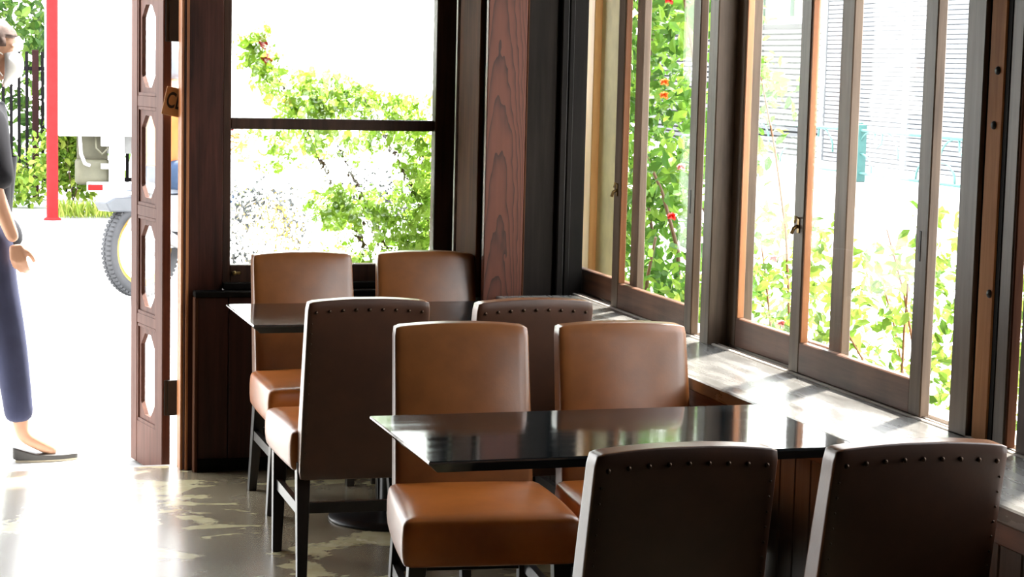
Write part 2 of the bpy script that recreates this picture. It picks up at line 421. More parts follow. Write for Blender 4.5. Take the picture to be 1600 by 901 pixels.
# ------------------------------------------------------------------ sliding windows of the street side
ZB, ZT = .722, 2.30
def sash(n, y0, y1, x, label, sl=.065, sr=.062, latch=False, pull=False, t=.028, rail=.812):
    f = MB()
    o = struct(f.box(x, x+t, y1-sl, y1, ZB, ZT, .003).box(x, x+t, y0, y0+sr, ZB, ZT, .003).build('window_%d' % n, M['sash']), label, 'window')
    MB().box(x+.001, x+t-.001, y0+sr-.002, y1-sl+.002, ZB, rail, .003).box(x+.001, x+t-.001, y0+sr-.002, y1-sl+.002, ZT-.07, ZT, .003).build('rail', M['sash_rail'], o)
    # inner reveal of the stiles, outdoor light put into its orange-brown colour
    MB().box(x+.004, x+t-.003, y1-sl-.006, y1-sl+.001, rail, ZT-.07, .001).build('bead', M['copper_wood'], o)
    MB().box(x+t/2-.002, x+t/2+.002, y0+sr-.004, y1-sl+.004, rail-.006, ZT-.06).build('pane', M['clear'], o)
    if latch:
        yl = y1-sl*.55
        MB().box(x-.003, x, yl-.007, yl+.007, 1.12, 1.165, .001).tube([(x-.003, yl, 1.14), (x-.016, yl, 1.135), (x-.02, yl+.004, 1.118)], .0055, 8).tube([(x-.003, yl-.004, 1.163), (x-.012, yl-.006, 1.168), (x-.016, yl-.006, 1.15)], .003, 6).build('latch', M['brass'], o)
    if pull:
        MB().box(x-.0015, x+.001, y0+sr*.52, y0+sr*.68, 1.112, 1.188, .0005).build('finger_pull', M['iron'], o)
    return o
sash(2, 6.53, 7.30, 2.474, 'sliding window sash beside the corner pillar', sr=.068)
sash(3, 5.925, 6.682, 2.436, 'sliding window sash before a wooden post, with brass latch', latch=True, pull=True)
sash(4, 4.93, 5.72, 2.474, 'sliding window sash in the outer track', sr=.075)
sash(5, 4.405, 5.182, 2.436, 'broad sliding window sash with brass latch', latch=True, pull=True)
sash(6, 3.05, 3.85, 2.474, 'sash in the outer track past the bolted post')
struct(MB().box(2.434, 2.456, 4.006, 4.054, ZB, 2.32, .002).build('trim_14', M['sash']), 'weathered grey upright beside the bolted post', 'post')
struct(MB().box(2.436, 2.462, 3.996, 4.006, ZB, 2.32, .003).build('trim_15', M['trim_wood']), 'worn brown edge of the grey upright', 'post')
struct(MB().box(2.436, 2.50, 3.86, 3.955, .70, 2.32, .003).build('trim_10', M['frame_wood']), 'dark post at the picture edge past the bolted post', 'post')
# posts between the sashes
struct(MB().box(2.412, 2.56, 5.722, 5.792, .70, 2.32, .003).build('trim_6', M['sash']), 'dark post between the two pairs of sashes', 'post')
struct(MB().box(2.425, 2.52, 4.157, 4.243, .70, 2.32, .003).build('trim_7', M['sash']), 'grey-brown post beside the open gap', 'post')
bp = struct(MB().box(2.428, 2.462, 4.071, 4.139, .70, 2.32, .003).build('trim_8', wood('orange_post_wood', (.26, .10, .03), (.48, .21, .07), .65, spec=.12)), 'orange-brown post with iron bolts', 'post')
for yb, zb in ((4.098, 1.589), (4.104, 1.463), (4.086, 1.072)):
    MB().ball((2.427, yb, zb), .006, .010, .010, 12, 8).build('bolt', M['iron'], bp)
struct(MB().box(2.432, 2.46, 4.054, 4.071, .70, 2.32).box(2.436, 2.50, 4.139, 4.157, .7, 2.32).build('trim_9', M['post_black']), 'black strips standing for shadow gaps beside the bolted post', 'post')  # solid black strips painted in where the gaps are only shaded
# tracks on the sill
tr = MB().box(2.436, 2.60, .6, 7.3, .695, .712, .002)
for xx in (2.447, 2.485): tr.box(xx, xx+.006, .6, 7.3, .712, .7225)
tr.box(2.425, 2.436, .6, 7.3, .70, .7235, .002)
struct(tr.build('trim_11', M['track']), 'pale grooved sill with sliding tracks', 'sill')
# outdoor jamb and storm-shutter board seen through the window next to the pillar
struct(MB().box(2.60, 2.70, 7.405, 7.50, 0, 2.6, .003).build('trim_12', M['pale_wood']), 'honey-coloured outdoor post', 'post')
struct(MB().box(2.63, 2.66, 7.20, 7.405, 0, 2.6, .002).build('trim_13', M['yellow_board']), 'pale yellow outdoor board', 'board')

# ------------------------------------------------------------------ window counter
ct = thing('window_counter', 'long dark counter along the street windows, glossy with daylight', 'counter', (2.27, 4.0, 0))
MB().box(2.112-2.27, 2.424-2.27, -3.4, 3.04, .682, .720, .004).build('counter_top', M['counter'], ct)
MB().box(2.118-2.27, 2.16-2.27, -3.4, 3.03, .635, .682, .003).build('fascia', M['fascia'], ct)
b = MB(); y = -3.4
while y < 3.0:
    b.box(2.134-2.27, 2.155-2.27, y+.0015, min(y+.088, 3.03)-.0015, 0, .635, .003); y += .088
b.build('board_panel', M['panel_boards'], ct)

# ------------------------------------------------------------------ tables
def table(name, label, cx, y0, y1, x0, x1, rz=0):
    cy = (y0+y1)/2
    t = thing(name, label, 'table', (cx, cy, 0), rz, 'black pedestal tables')
    hx0, hx1, hy = x0-cx, x1-cx, (y1-y0)/2
    V = []; F = []
    for z, ins in ((.718, 0.0), (.720, .002), (.714, 0), (.690, .026)):
        V += [(hx0+ins, -hy+ins, z), (hx1-ins*.1, -hy+ins, z), (hx1-ins*.1, hy-ins, z), (hx0+ins, hy-ins, z)]
    def band(a, b):
        for k in range(4): F.append((4*a+k, 4*a+(k+1)%4, 4*b+(k+1)%4, 4*b+k))
    F.append((4, 5, 6, 7)); band(0, 1); band(2, 0); band(3, 2); F.append((15, 14, 13, 12))
    m = MB().raw(V, F); bmesh.ops.recalc_face_normals(m.bm, faces=m.bm.faces[:])
    m.build('tabletop', M['slate'], t)
    MB().box(-.30, .30, -.035, .035, .666, .6905, .004).box(-.035, .035, -.2, .2, .666, .6905, .004).build('bracket', M['black_metal'], t)
    MB().lathe([(.038, .02), (.038, .67)], seg=24).build('pedestal', M['black_metal'], t)
    MB().lathe([(0, 0), (.212, 0), (.215, .004), (.212, .010), (.16, .018), (.06, .024), (.045, .03), (0, .03)], seg=48).build('base', M['black_metal'], t)
    return t
table('pedestal_table', 'black glossy pedestal table in front, two almost black chair backs before it', 1.60, 4.10, 4.667, 1.088, 2.1115)
table('pedestal_table', 'black pedestal table below the textured window, half hidden by chairs', 1.62, 6.335, 6.90, 1.088, 2.1115)

# ------------------------------------------------------------------ chairs
NAIL = []
def make_chair(label):
    t = thing('dining_chair', label, 'chair', (0,0,0), 0, 'brown leather dining chairs')
    # front faces -y
    def seat_def(x, y, z):
        yy = (y+.220)/.440                      # 0 front .. 1 rear
        wz = 1.0 - .08*yy + .02*math.sin(yy*PI)
        crown = .022*(1-(x/.235)**2)*(1-((y)/.22)**2) if z > 0 else 0
        side = 1+.03*(1-(z/.062)**2)
        lip = -.012*(1-(z/.062)**2) if y < -.19 else 0
        return (x*wz*side, y+lip+.020, z+.391+crown)
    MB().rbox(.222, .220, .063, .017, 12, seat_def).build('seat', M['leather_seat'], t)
    def back_def(x, y, z):
        u = (z+.277)/.554                       # 0 bottom .. 1 top
        wx = 1.0 - .03*max(0, u)**1.15
        u = max(0, u)
        thick = 1.0 - .28*u
        crown = .011*(1-(x/.19)**2)*max(0, u-.4)/.6 if z > .15 else 0
        puff = -.020*(1-(x/.19)**2)*max(0, math.sin(max(0, min(1, u))*PI))**.7 if y < 0 else 0
        puff += .012*(1-(x/.19)**2)*math.sin(max(0, min(1, u))*PI) if y > 0 else 0
        rake = .245 + .105*u**1.2
        return (x*wx, y*thick + puff + rake, z + .587 + crown)
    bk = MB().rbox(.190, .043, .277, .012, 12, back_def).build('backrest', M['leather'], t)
    bk.data.materials.append(M['leather_back_shade'])
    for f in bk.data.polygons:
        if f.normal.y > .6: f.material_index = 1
    # nailheads along the rear edges
    def rear(x, z):
        u = (z-.587+.277)/.554
        wx = 1-.03*max(0, u)**1.15
        puff = .012*(1-(x/wx/.19)**2)*math.sin(max(0, min(1, u))*PI)
        return (x, .043*(1-.28*u)+puff+.245+.105*u**1.2+.001, z)
    spots_ = [(-.160+k*.32/8, .832+.010*(1-((-.160+k*.32/8)/.17)**2), 1.0) for k in range(9)]
    for k in range(14):
        z = .80-k*.031; u = (z-.587+.277)/.554
        for s in (-1, 1): spots_.append((s*(.176*(1-.03*max(0, u)**1.15)), z, .5))
    for (x, z, q) in spots_:
        if not NAIL:
            no = MB().ball((0, 0, 0), .0052, .0036, .0052, 8, 6).build('nail', M['nail']); NAIL.append(no)
        else:
            no = NAIL[0].copy(); COL.objects.link(no)
        no.parent = bk; no.location = rear(x, z); no.scale = (q, q, q)
    for s in (-1, 1):
        MB().frustum((s*.184, -.158, .34), .023, .023, (s*.198, -.112, 0), .0145, .0145, .002).build('leg', M['leg'], t)
    for s in (-1, 1):
        MB().frustum((s*.172, .232, .36), .021, .025, (s*.184, .305, 0), .0145, .016, .002).build('leg', M['leg'], t)
    for s in (-1, 1):
        m = MB()
        A = Vector((s*.190, -.132, .215)); B = Vector((s*.181, .266, .215))
        d = (B-A).normalized(); nrm = Vector((d.y, -d.x, 0))*.0095
        V = []
        for P in (A, B):
            for q in (-1, 1):
                for zz in (-.017, .017): V.append(tuple(P+nrm*q+Vector((0,0,zz))))
        m.raw(V, [(0,1,3,2),(4,6,7,5),(0,4,5,1),(2,3,7,6),(0,2,6,4),(1,5,7,3)]); bmesh.ops.recalc_face_normals(m.bm, faces=m.bm.faces[:])
        m.build('side_stretcher', M['leg'], t)
    MB().box(-.182, .182, .254, .273, .205, .239, .002).build('cross_stretcher', M['leg'], t)
    return t
spots = [
 (1.417, 6.852, 1, 'brown leather chair under the textured window, nearer the doorway, facing the far table'),
 (1.857, 6.858, -4, 'brown leather chair under the textured window, beside the wood-grain pillar'),
 (1.347, 6.121, 178, 'dark brown leather chair seen from behind at the far table, nearer the doorway, legs showing'),
 (1.826, 6.054, 181, 'brown leather chair seen from behind at the far table, tucked beside the window counter'),
 (1.426, 4.856, -6, 'brown leather chair with its bright orange seat under the front table'),
 (1.893, 4.814, -3, 'tan leather chair facing the room behind the front table, touching the window counter'),
 (1.410, 3.79, 180, 'almost black chair back in front of the front table, nearer the doorway'),
 (1.884, 3.748, 179, 'almost black chair back in front of the front table, beside the window counter'),
]
proto = None
for (x, y, a, lb) in spots:
    if proto is None: o = proto = make_chair(lb)
    else: o = copy_tree(proto); o['label'] = lb
    o.location = (x, y, 0); o.rotation_euler = (0, 0, R(a))

# ------------------------------------------------------------------ plants
def leaf_mesh(m, rnd, P, size, nrm, spin, fold=.25, asp=.55):
    nrm = nrm.normalized()
    a = nrm.cross(Vector((.3, .2, 1))).normalized() if abs(nrm.z) < .97 else Vector((1, 0, 0))
    b = nrm.cross(a).normalized()
    d = a*math.cos(spin)+b*math.sin(spin); e = nrm.cross(d)
    L_, W = size, size*asp
    c = len(m[0])
    m[0].extend([tuple(P), tuple(P+d*L_*.35+e*W*.5+nrm*fold*W*.5), tuple(P+d*L_*.75+e*W*.33+nrm*fold*W*.3), tuple(P+d*L_-nrm*L_*.12),
                 tuple(P+d*L_*.75-e*W*.33+nrm*fold*W*.3), tuple(P+d*L_*.35-e*W*.5+nrm*fold*W*.5), tuple(P+d*L_*.5)])
    m[1].extend([(c, c+1, c+6), (c+1, c+2, c+6), (c+2, c+3, c+6), (c+3, c+4, c+6), (c+4, c+5, c+6), (c+5, c, c+6)])
def foliage(parent, name, mat, rnd, clumps, size, origin, jitter=.35, flat=.5):
    """clumps: (x, y, z, rx, ry, rz, count) in world metres"""
    m = ([], [])
    O = Vector(origin)
    for (cx, cy, cz, rx, ry, rz, cnt) in clumps:
        for _ in range(cnt):
            while True:
                q = Vector((rnd.uniform(-1, 1), rnd.uniform(-1, 1), rnd.uniform(-1, 1)))
                if q.length <= 1: break
            P = Vector((cx+q.x*rx, cy+q.y*ry, cz+q.z*rz))-O
            nn = Vector((rnd.gauss(0, 1), rnd.gauss(0, 1)-.3, rnd.gauss(0, 1)*.6+flat*1.6))
            leaf_mesh(m, rnd, P, size*rnd.uniform(1-jitter, 1+jitter), nn, rnd.uniform(0, 2*PI), rnd.uniform(.05, .4), rnd.uniform(.45, .65))
    return MB().raw(m[0], m[1]).build(name, mat, parent)
def stems(parent, name, mat, rnd, paths, origin, r=.008):
    m = MB(); O = Vector(origin)
    for pts in paths:
        n = len(pts); m.tube([Vector(p)-O for p in pts], [r*(1-.6*i/max(1, n-1)) for i in range(n)], 6)
    return m.build(name, mat, parent)
def branchy(rnd, base, tips, sag=.1):
    out = []
    for t in tips:
        b, t = Vector(base), Vector(t); pts = []
        off = Vector((rnd.uniform(-1, 1), rnd.uniform(-1, 1), 0))*sag
        for i in range(6):
            u = i/5; pts.append(b.lerp(t, u)+off*math.sin(u*PI)+Vector((0, 0, .06*math.sin(u*PI))))
        out.append(pts)
    return out
def flower(parent, mat, P, r, origin, rnd):
    m = ([], []); P = Vector(P)-Vector(origin)
    for k in range(9):
        a = k*2.4; el = .2+.11*k
        d = Vector((math.cos(a)*math.cos(el), math.sin(a)*math.cos(el), math.sin(el)))
        leaf_mesh(m, rnd, P, r, d.cross(Vector((0, 0, 1)))+Vector((.01, .02, .9)), a, .5, .9)
        leaf_mesh(m, rnd, P, r*.9, d, a, .5, 1.0)
    return MB().raw(m[0], m[1]).build('flower', mat, parent)
M['leaf_rose'] = leafmat('rose_leaf', [(0, (.15, .26, .02)), (.5, (.27, .42, .05)), (1, (.46, .60, .13))], .6)
M['leaf_tree'] = leafmat('window_tree_leaf', [(0, (.034, .10, .012)), (.5, (.085, .20, .022)), (1, (.22, .36, .05))])
M['leaf_shrub'] = leafmat('shrub_leaf', [(0, (.07, .15, .02)), (.5, (.17, .28, .04)), (1, (.38, .46, .09))], .5)
M['leaf_hedge'] = leafmat('hedge_leaf', [(0, (.024, .07, .010)), (.5, (.065, .14, .022)), (1, (.17, .26, .05))])
M['leaf_bush'] = leafmat('bush_leaf', [(0, (.08, .16, .015)), (.5, (.18, .30, .03)), (1, (.40, .48, .08))])
M['grass'] = leafmat('verge_grass', [(0, (.12, .20, .02)), (.5, (.28, .36, .05)), (1, (.5, .48, .14))])
M['twig'] = plain('brown_twig', (.10, .055, .03), .7)
M['twig_red'] = plain('reddish_twig', (.26, .11, .05), .6)
M['petal_red'] = plain('red_petal', (.75, .03, .025), .5)
M['petal_orange'] = plain('orange_petal', (.8, .22, .03), .5)
M['petal_pink'] = plain('pink_petal', (.8, .35, .35), .5)

rnd = random.Random(5)
# rose behind the textured window
O = (2.35, 8.3, -.06)
rz_ = thing('rose_bush', 'red-flowered rose bush behind the textured window', 'bush', O)
clumps = [(1.41, 8.15, 1.60, .075, .08, .085, 90), (1.45, 8.15, 1.50, .07, .08, .05, 50), (1.60, 8.15, 1.42, .17, .1, .11, 210), (1.80, 8.15, 1.40, .16, .1, .09, 190),
          (2.02, 8.2, 1.33, .16, .12, .12, 230), (2.12, 8.2, 1.12, .13, .12, .18, 260), (2.08, 8.2, .90, .16, .12, .16, 260),
          (1.85, 8.2, .93, .17, .1, .10, 190), (1.72, 8.15, .98, .09, .1, .08, 80), (2.0, 8.2, .70, .2, .12, .14, 260), (1.80, 8.2, .70, .13, .1, .10, 100),
          (1.52, 8.2, 1.22, .16, .1, .12, 90), (1.75, 8.2, 1.22, .2, .1, .08, 90), (2.3, 8.3, .9, .2, .15, .5, 300), (2.3, 8.3, .35, .25, .2, .4, 300)]
foliage(rz_, 'foliage', M['leaf_rose'], rnd, clumps, .052, O)
stems(rz_, 'stem', M['twig'], rnd, branchy(rnd, O, [(1.42, 8.15, 1.62), (1.6, 8.15, 1.47), (1.85, 8.15, 1.42), (2.1, 8.2, 1.3), (1.85, 8.2, .95), (2.0, 8.2, .75), (1.8, 8.2, .72)]), O, .009)
for Pp, mm in (((1.43, 8.10, 1.635), 'petal_red'), ((1.44, 8.1, 1.57), 'petal_red'), ((1.52, 8.1, 1.40), 'petal_orange'), ((1.30, 8.12, 1.30), 'petal_red')):
    flower(rz_, M[mm], Pp, .026 if mm == 'petal_red' else .014, O, rnd)

# tall rose tree outside the street window
rnd = random.Random(8)
O = (3.1, 8.0, -.06)
tt = thing('rose_tree', 'tall leafy green rose with red blooms outside the latched sash near the pillar', 'bush', O)
cl = []
for k in range(34):
    z = .12+k*.064
    cl.append((3.16+rnd.uniform(-.2, .2), 8.0+rnd.uniform(-.65, .6), z, .27, .42, .18, 190))
foliage(tt, 'foliage', M['leaf_tree'], rnd, cl, .058, O)
stems(tt, 'stem', M['twig'], rnd, branchy(rnd, O, [(3.0, 7.5, 1.9), (2.9, 7.7, 1.3), (3.2, 8.3, 2.0), (3.0, 7.3, 1.1), (2.9, 7.45, .9), (3.2, 8.5, 1.2)], .2), O, .014)
for Pp, mm in (((2.80, 7.13, 1.83), 'petal_red'), ((2.80, 7.12, 1.87), 'petal_red'), ((2.78, 6.90, 1.21), 'petal_pink'), ((2.8, 7.15, 1.52), 'petal_orange'), ((2.8, 7.15, 1.47), 'petal_orange'), ((2.78, 6.98, 1.02), 'petal_red')):
    flower(tt, M[mm], Pp, .021, O, rnd)

# low shrubs along the street windows
def shrub(label, O, clumps, seed, tips, size=.044, mat='leaf_shrub', twig='twig_red', fl=()):
    r = random.Random(seed)
    s = thing('garden_shrub', label, 'shrub', O, 0, 'shrubs along the street windows')
    foliage(s, 'foliage', M[mat], r, [c[:6]+(int(c[6]*1.7),) for c in clumps], size, O)
    stems(s, 'stem', M[twig], r, branchy(r, O, tips, .12), O, .007)
    for P_, mm in fl: flower(s, M[mm], P_, .018, O, r)
    return s
G = -.06
shrub('leafy pale green shrub behind the outer-track sash, next to the dark post', (3.15, 6.75, G),
      [(3.05, 6.75, .30, .4, .45, .35, 420), (3.0, 6.65, .70, .32, .45, .22, 360), (3.0, 6.6, .98, .28, .4, .12, 110), (2.86, 6.5, 1.22, .07, .1, .2, 20), (2.86, 6.42, 1.55, .08, .12, .14, 38), (2.84, 6.5, 1.42, .05, .05, .12, 14)],
      11, [(2.86, 6.42, 1.6), (3.1, 6.9, 1.0), (2.8, 6.4, .8)], fl=(((2.8, 6.02, .74), 'petal_pink'), ((2.8, 6.1, .95), 'petal_pink')))
shrub('pale green shrub behind the broad latched sash', (3.15, 5.75, G),
      [(3.05, 5.8, .25, .4, .45, .32, 360), (3.0, 5.75, .60, .32, .42, .22, 260), (3.0, 5.85, .88, .26, .4, .14, 130), (2.95, 5.4, .95, .16, .22, .14, 60), (2.98, 5.3, 1.12, .12, .15, .08, 10)],
      12, [(2.9, 5.5, 1.1), (3.1, 5.9, .9), (2.9, 5.35, .95), (2.85, 5.7, .8)])
shrub('twiggy yellow-green shrub at the open gap beside the grey-brown post', (3.1, 4.95, G),
      [(3.05, 5.0, .25, .36, .40, .3, 330), (3.0, 4.95, .60, .3, .36, .22, 260), (2.98, 4.98, .88, .2, .32, .14, 120), (2.92, 5.0, 1.06, .1, .2, .1, 40)],
      13, [(2.9, 5.05, 1.15), (3.0, 5.2, .95), (2.85, 4.9, 1.0), (2.8, 4.8, .7)])
shrub('bright green shrub behind the weathered sash beside the bolted post', (3.1, 4.3, G),
      [(3.0, 4.35, .30, .35, .36, .36, 420), (2.95, 4.4, .75, .25, .36, .25, 330), (2.9, 4.5, 1.03, .12, .2, .14, 60)],
      14, [(2.9, 4.5, 1.1), (3.1, 4.4, .8)])
# ------------------------------------------------------------------ street railing
teal = plain('faded_teal_paint', (.055, .15, .14), .5)
X = 13.7
rl = thing('street_railing', 'low teal street railing with arched bars across the road', 'railing', (X, 27.0, -.06))
MB().tube([(0, -6, .765), (0, 5.2, .765)], .022).build('top_rail', teal, rl)
MB().tube([(0, -6, .13), (0, 5.2, .13)], .022).build('bottom_rail', teal, rl)
for yy in (-5.9, -3.4, 1.0, 5.1):
    MB().box(-.05, .05, -.05, .05, 0, .79, .006).build('post', teal, rl)
    rl.children[-1].location = (0, yy, 0)
def arch(y0, y1, z0, z1, r=.016):
    pts = []
    for k in range(15):
        a = PI*k/14; pts.append((0, (y0+y1)/2-(y1-y0)/2*math.cos(a), z0+(z1-z0)*min(1, math.sin(a)*1.15)**.8))
    MB().tube(pts, r, 6).build('arch_bar', teal, rl)
for base_y in (-5.8, -1.25, 3.2):
    for k in range(2):
        y0 = base_y-.0+k*2.1
        arch(y0, y0+1.25, .40, .75)
        MB().tube([(0, y0+.50, .76), (0, y0+.52, .60), (0, y0+.62, .54), (0, y0+.72, .60), (0, y0+.74, .76)], .016, 6).build('loop_bar', teal, rl)
        arch(y0+.8, y0+1.9, .14, .42)
MB().box(-.09, .09, -.09, .09, 0, .86, .01).lathe([(.0, .86), (.06, .86), (.06, .88), (0, .90)]).build('bollard_post', teal, rl)
rl.children[-1].location = (0, 2.35, 0)

# ------------------------------------------------------------------ building across the street
white = plain('white_shutter', (.185, .197, .212), .5)
greyw = plain('grey_wall', (.10, .105, .11), .7)
bd = thing('shuttered_building', 'white building with wide slatted roller shutters across the street', 'building', (16.2, 27.0, -.06))
bx = MB().box(.06, 5, -9, 6.6, 0, 6.0); bx.build('wall', greyw, bd)
def shutter(y0, y1, z1, mat):
    V, F = [], []; n = int(z1/.078)
    for k in range(n):
        z = k*.078; c = len(V)
        V += [(.02, y0, z), (.02, y1, z), (-.012, y1, z+.014), (-.012, y0, z+.014), (-.012, y0, z+.072), (-.012, y1, z+.072), (.02, y1, z+.078), (.02, y0, z+.078)]
        F += [(c, c+1, c+2, c+3), (c+3, c+2, c+5, c+4), (c+4, c+5, c+6, c+7)]
    MB().raw(V, F).build('roller_shutter', mat, bd)
shutter(-9, .95, 4.2, white); shutter(1.15, 3.15, 4.2, white); shutter(3.3, 6.3, 4.2, white)
for yy in (1.05, 3.22, 6.4): MB().box(-.05, .06, yy-.08, yy+.08, 0, 4.3, .01).build('guide_post', white, bd)
lo = thing('low_shop', 'low grey shuttered shop with a white gutter, beside the white shuttered building', 'building', (16.2, 37.5, -.06))
MB().box(.3, 5, -3.8, 6, 0, 2.5).build('wall', greyw, lo)
V, F = [], []
for k in range(22):
    z = k*.11; c = len(V)
    V += [(.29, -3.6, z), (.29, 5.5, z), (.22, 5.5, z+.03), (.22, -3.6, z+.03), (.22, -3.6, z+.10), (.22, 5.5, z+.10), (.29, 5.5, z+.11), (.29, -3.6, z+.11)]
    F += [(c, c+1, c+2, c+3), (c+3, c+2, c+5, c+4), (c+4, c+5, c+6, c+7)]
MB().raw(V, F).build('roller_shutter', plain('grey_shutter', (.085, .09, .095), .6), lo)
MB().box(-.05, .35, -3.8, 6, 2.50, 2.64, .02).build('gutter', white, lo)
fc = thing('pale_house', 'pale house with green corner posts above the low shop', 'building', (22.0, 47.0, -.06))
MB().box(0, 6, -6, 10, 0, 6).build('wall', plain('cream_wall', (.2, .19, .15), .8), fc)
for yy in (-2.0, .4, 2.2): MB().box(-.12, 0, yy-.15, yy+.15, 0, 6, .01).build('green_post', plain('pale_green', (.07, .13, .09), .6), fc)

# ------------------------------------------------------------------ street beyond the doorway
pole = MB().lathe([(.056, 0), (.056, 4.2)], seg=24)
po = thing('red_pole', 'plain red post standing at the edge of the pavement', 'post', (1.437, 20.0, -.06))
redp = plain('red_paint', (.24, .012, .013), .8, spec=.12)
pole.build('pole', redp, po)
MB().lathe([(.085, 0), (.085, .012), (.06, .03)], seg=24).build('base_collar', redp, po)
fe = thing('bar_fence', 'black vertical-bar fence behind the red post', 'fence', (1.25, 22.9, -.06))
fm = plain('black_fence_paint', (.008, .007, .008), .7, spec=.06)
for k in range(44):
    xx = -1.75+k*.085
    MB().box(xx-.017, xx+.017, -.017, .017, .08, 1.64, .003).build('bar', fm, fe)
MB().box(-1.8, 2.0, -.012, .012, 1.43, 1.475).build('rail', fm, fe)
MB().box(-1.8, 2.0, -.012, .012, .20, .245).build('rail', fm, fe)
for xx in (.212, 1.7): MB().box(xx-.035, xx+.035, -.035, .035, 0, 1.66, .004).build('post', plain('maroon_fence_post', (.022, .009, .009), .7, spec=.06), fe)
rnd = random.Random(21)
O = (.6, 24.2, -.06)
hd = thing('leafy_tree', 'broad leafy tree behind the bar fence', 'tree', O)
cl = []
for k in range(60):
    cl.append((rnd.uniform(-1.6, 2.6), 24.1+rnd.uniform(-.5, .9), rnd.uniform(.1, 3.6), .45, .35, .32, 130))
foliage(hd, 'foliage', M['leaf_hedge'], rnd, cl, .13, O)
MB().tube([(0, .3, 0), (.05, .3, 1.2), (-.05, .35, 2.4), (.1, .3, 3.2)], [.10, .085, .07, .04], 10).build('trunk', M['twig'], hd)
O = (.95, 21.6, -.06)
us = thing('weedy_bush', 'bright weedy bush in front of the bar fence, beside the person', 'bush', O)
foliage(us, 'foliage', M['leaf_bush'], random.Random(3), [(1.3, 21.5, .25, .28, .2, .28, 260), (1.05, 21.6, .2, .3, .2, .25, 200), (.7, 21.6, .2, .3, .2, .25, 150), (1.36, 21.5, .6, .05, .06, .12, 14)], .085, O)
stems(us, 'stem', M['twig'], random.Random(3), branchy(random.Random(4), O, [(1.3, 21.5, .4), (1.0, 21.6, .4), (.7, 21.6, .4)]), O)
O = (1.85, 22.62, -.06)
bs = thing('roadside_bush', 'bright green bush between the red post and the white truck underside', 'bush', O)
foliage(bs, 'foliage', M['leaf_bush'], random.Random(6), [(1.88, 22.62, .35, .30, .10, .42, 520), (1.80, 22.62, .8, .24, .10, .34, 420), (2.06, 22.62, .62, .12, .08, .12, 60), (1.66, 22.62, .4, .22, .1, .4, 260)], .085, O)
stems(bs, 'stem', M['twig'], random.Random(6), branchy(random.Random(7), O, [(1.8, 22.62, .8), (2.0, 22.62, .6), (1.7, 22.62, .6)]), O)
g = ([], []); rg = random.Random(9)
for k in range(1600):
    P_ = Vector((rg.uniform(-.85, 1.5), rg.uniform(-.2, .2), 0))
    leaf_mesh(g, rg, P_, rg.uniform(.08, .2), Vector((rg.gauss(0, 1), rg.gauss(0, 1), .2)), PI/2*rg.choice((-1, 1))+rg.uniform(-.4, .4), .2, .12)
for i, v in enumerate(g[0]): g[0][i] = (v[0], v[1], abs(v[2]))
gr = MB().raw(g[0], g[1]).build('verge_grass', M['grass'], None, (2.3, 20.35, -.06))
tag(gr, 'yellow-green grass verge at the foot of the bushes', 'grass', kind='stuff')

# truck
tw = plain('white_truck_paint', (.75, .75, .75), .45)
olive = plain('olive_beige_tank', (.085, .08, .05), .6)
tk = thing('box_truck', 'white box truck parked behind the red post', 'truck', (1.5, 20.6, -.06))
MB().box(.03, 4.3, 0, 1.85, .80, 3.4, .02).build('cargo_box', tw, tk)
MB().box(.55, 4.2, .2, .3, .62, .80).box(.55, 4.2, 1.7, 1.8, .62, .80).build('chassis', plain('grey_chassis', (.18, .18, .18), .6), tk)
MB().rbox(.17, .12, .13, .03, 4, None, Matrix.Translation((.40, .25, .43))).build('tank', olive, tk)
MB().box(.25, .56, .3, .34, .5, .80).build('mud_flap', olive, tk)
MB().tube([(.26, .1, .80), (.27, .08, .62), (.31, .08, .52), (.36, .1, .50)], .018, 8).build('hose', tw, tk)
MB().tube([(.42, .1, .80), (.42, .06, .68), (.48, .05, .62), (.54, .06, .68), (.55, .1, .80)], .010, 8).build('hose', olive, tk)
MB().box(.47, .70, .04, .12, .70, .80, .004).box(.55, .70, .02, .10, .33, .74, .005).box(.47, .58, .03, .1, .47, .52).build('side_bracket', tw, tk)
MB().box(.33, 1.1, -.02, .10, .24, .335, .006).build('bumper', tw, tk)
MB().box(.33, .48, -.028, -.02, .255, .315, .003).build('tail_lamp', redp, tk)
MB().box(1.75, 4.2, .0, .04, .28, .80, .006).build('side_skirt', tw, tk)
for xx, yy in ((1.42, .3), (1.42, 1.8), (3.7, .3), (3.7, 1.8)):
    t = MB().lathe([(.0, -.10), (.2, -.10), (.30, -.10), (.33, -.07), (.33, .07), (.30, .10), (0, .10)], (0, 0, 0), 28, 'y')
    wobj = t.build('wheel', plain('truck_tyre', (.05, .05, .05), .8), tk); wobj.location = (xx, yy, .33)
    MB().lathe([(0, -.115), (.15, -.115), (.18, -.10), (.18, .0)], (0, 0, 0), 24, 'y').build('wheel_disc', tw, wobj)

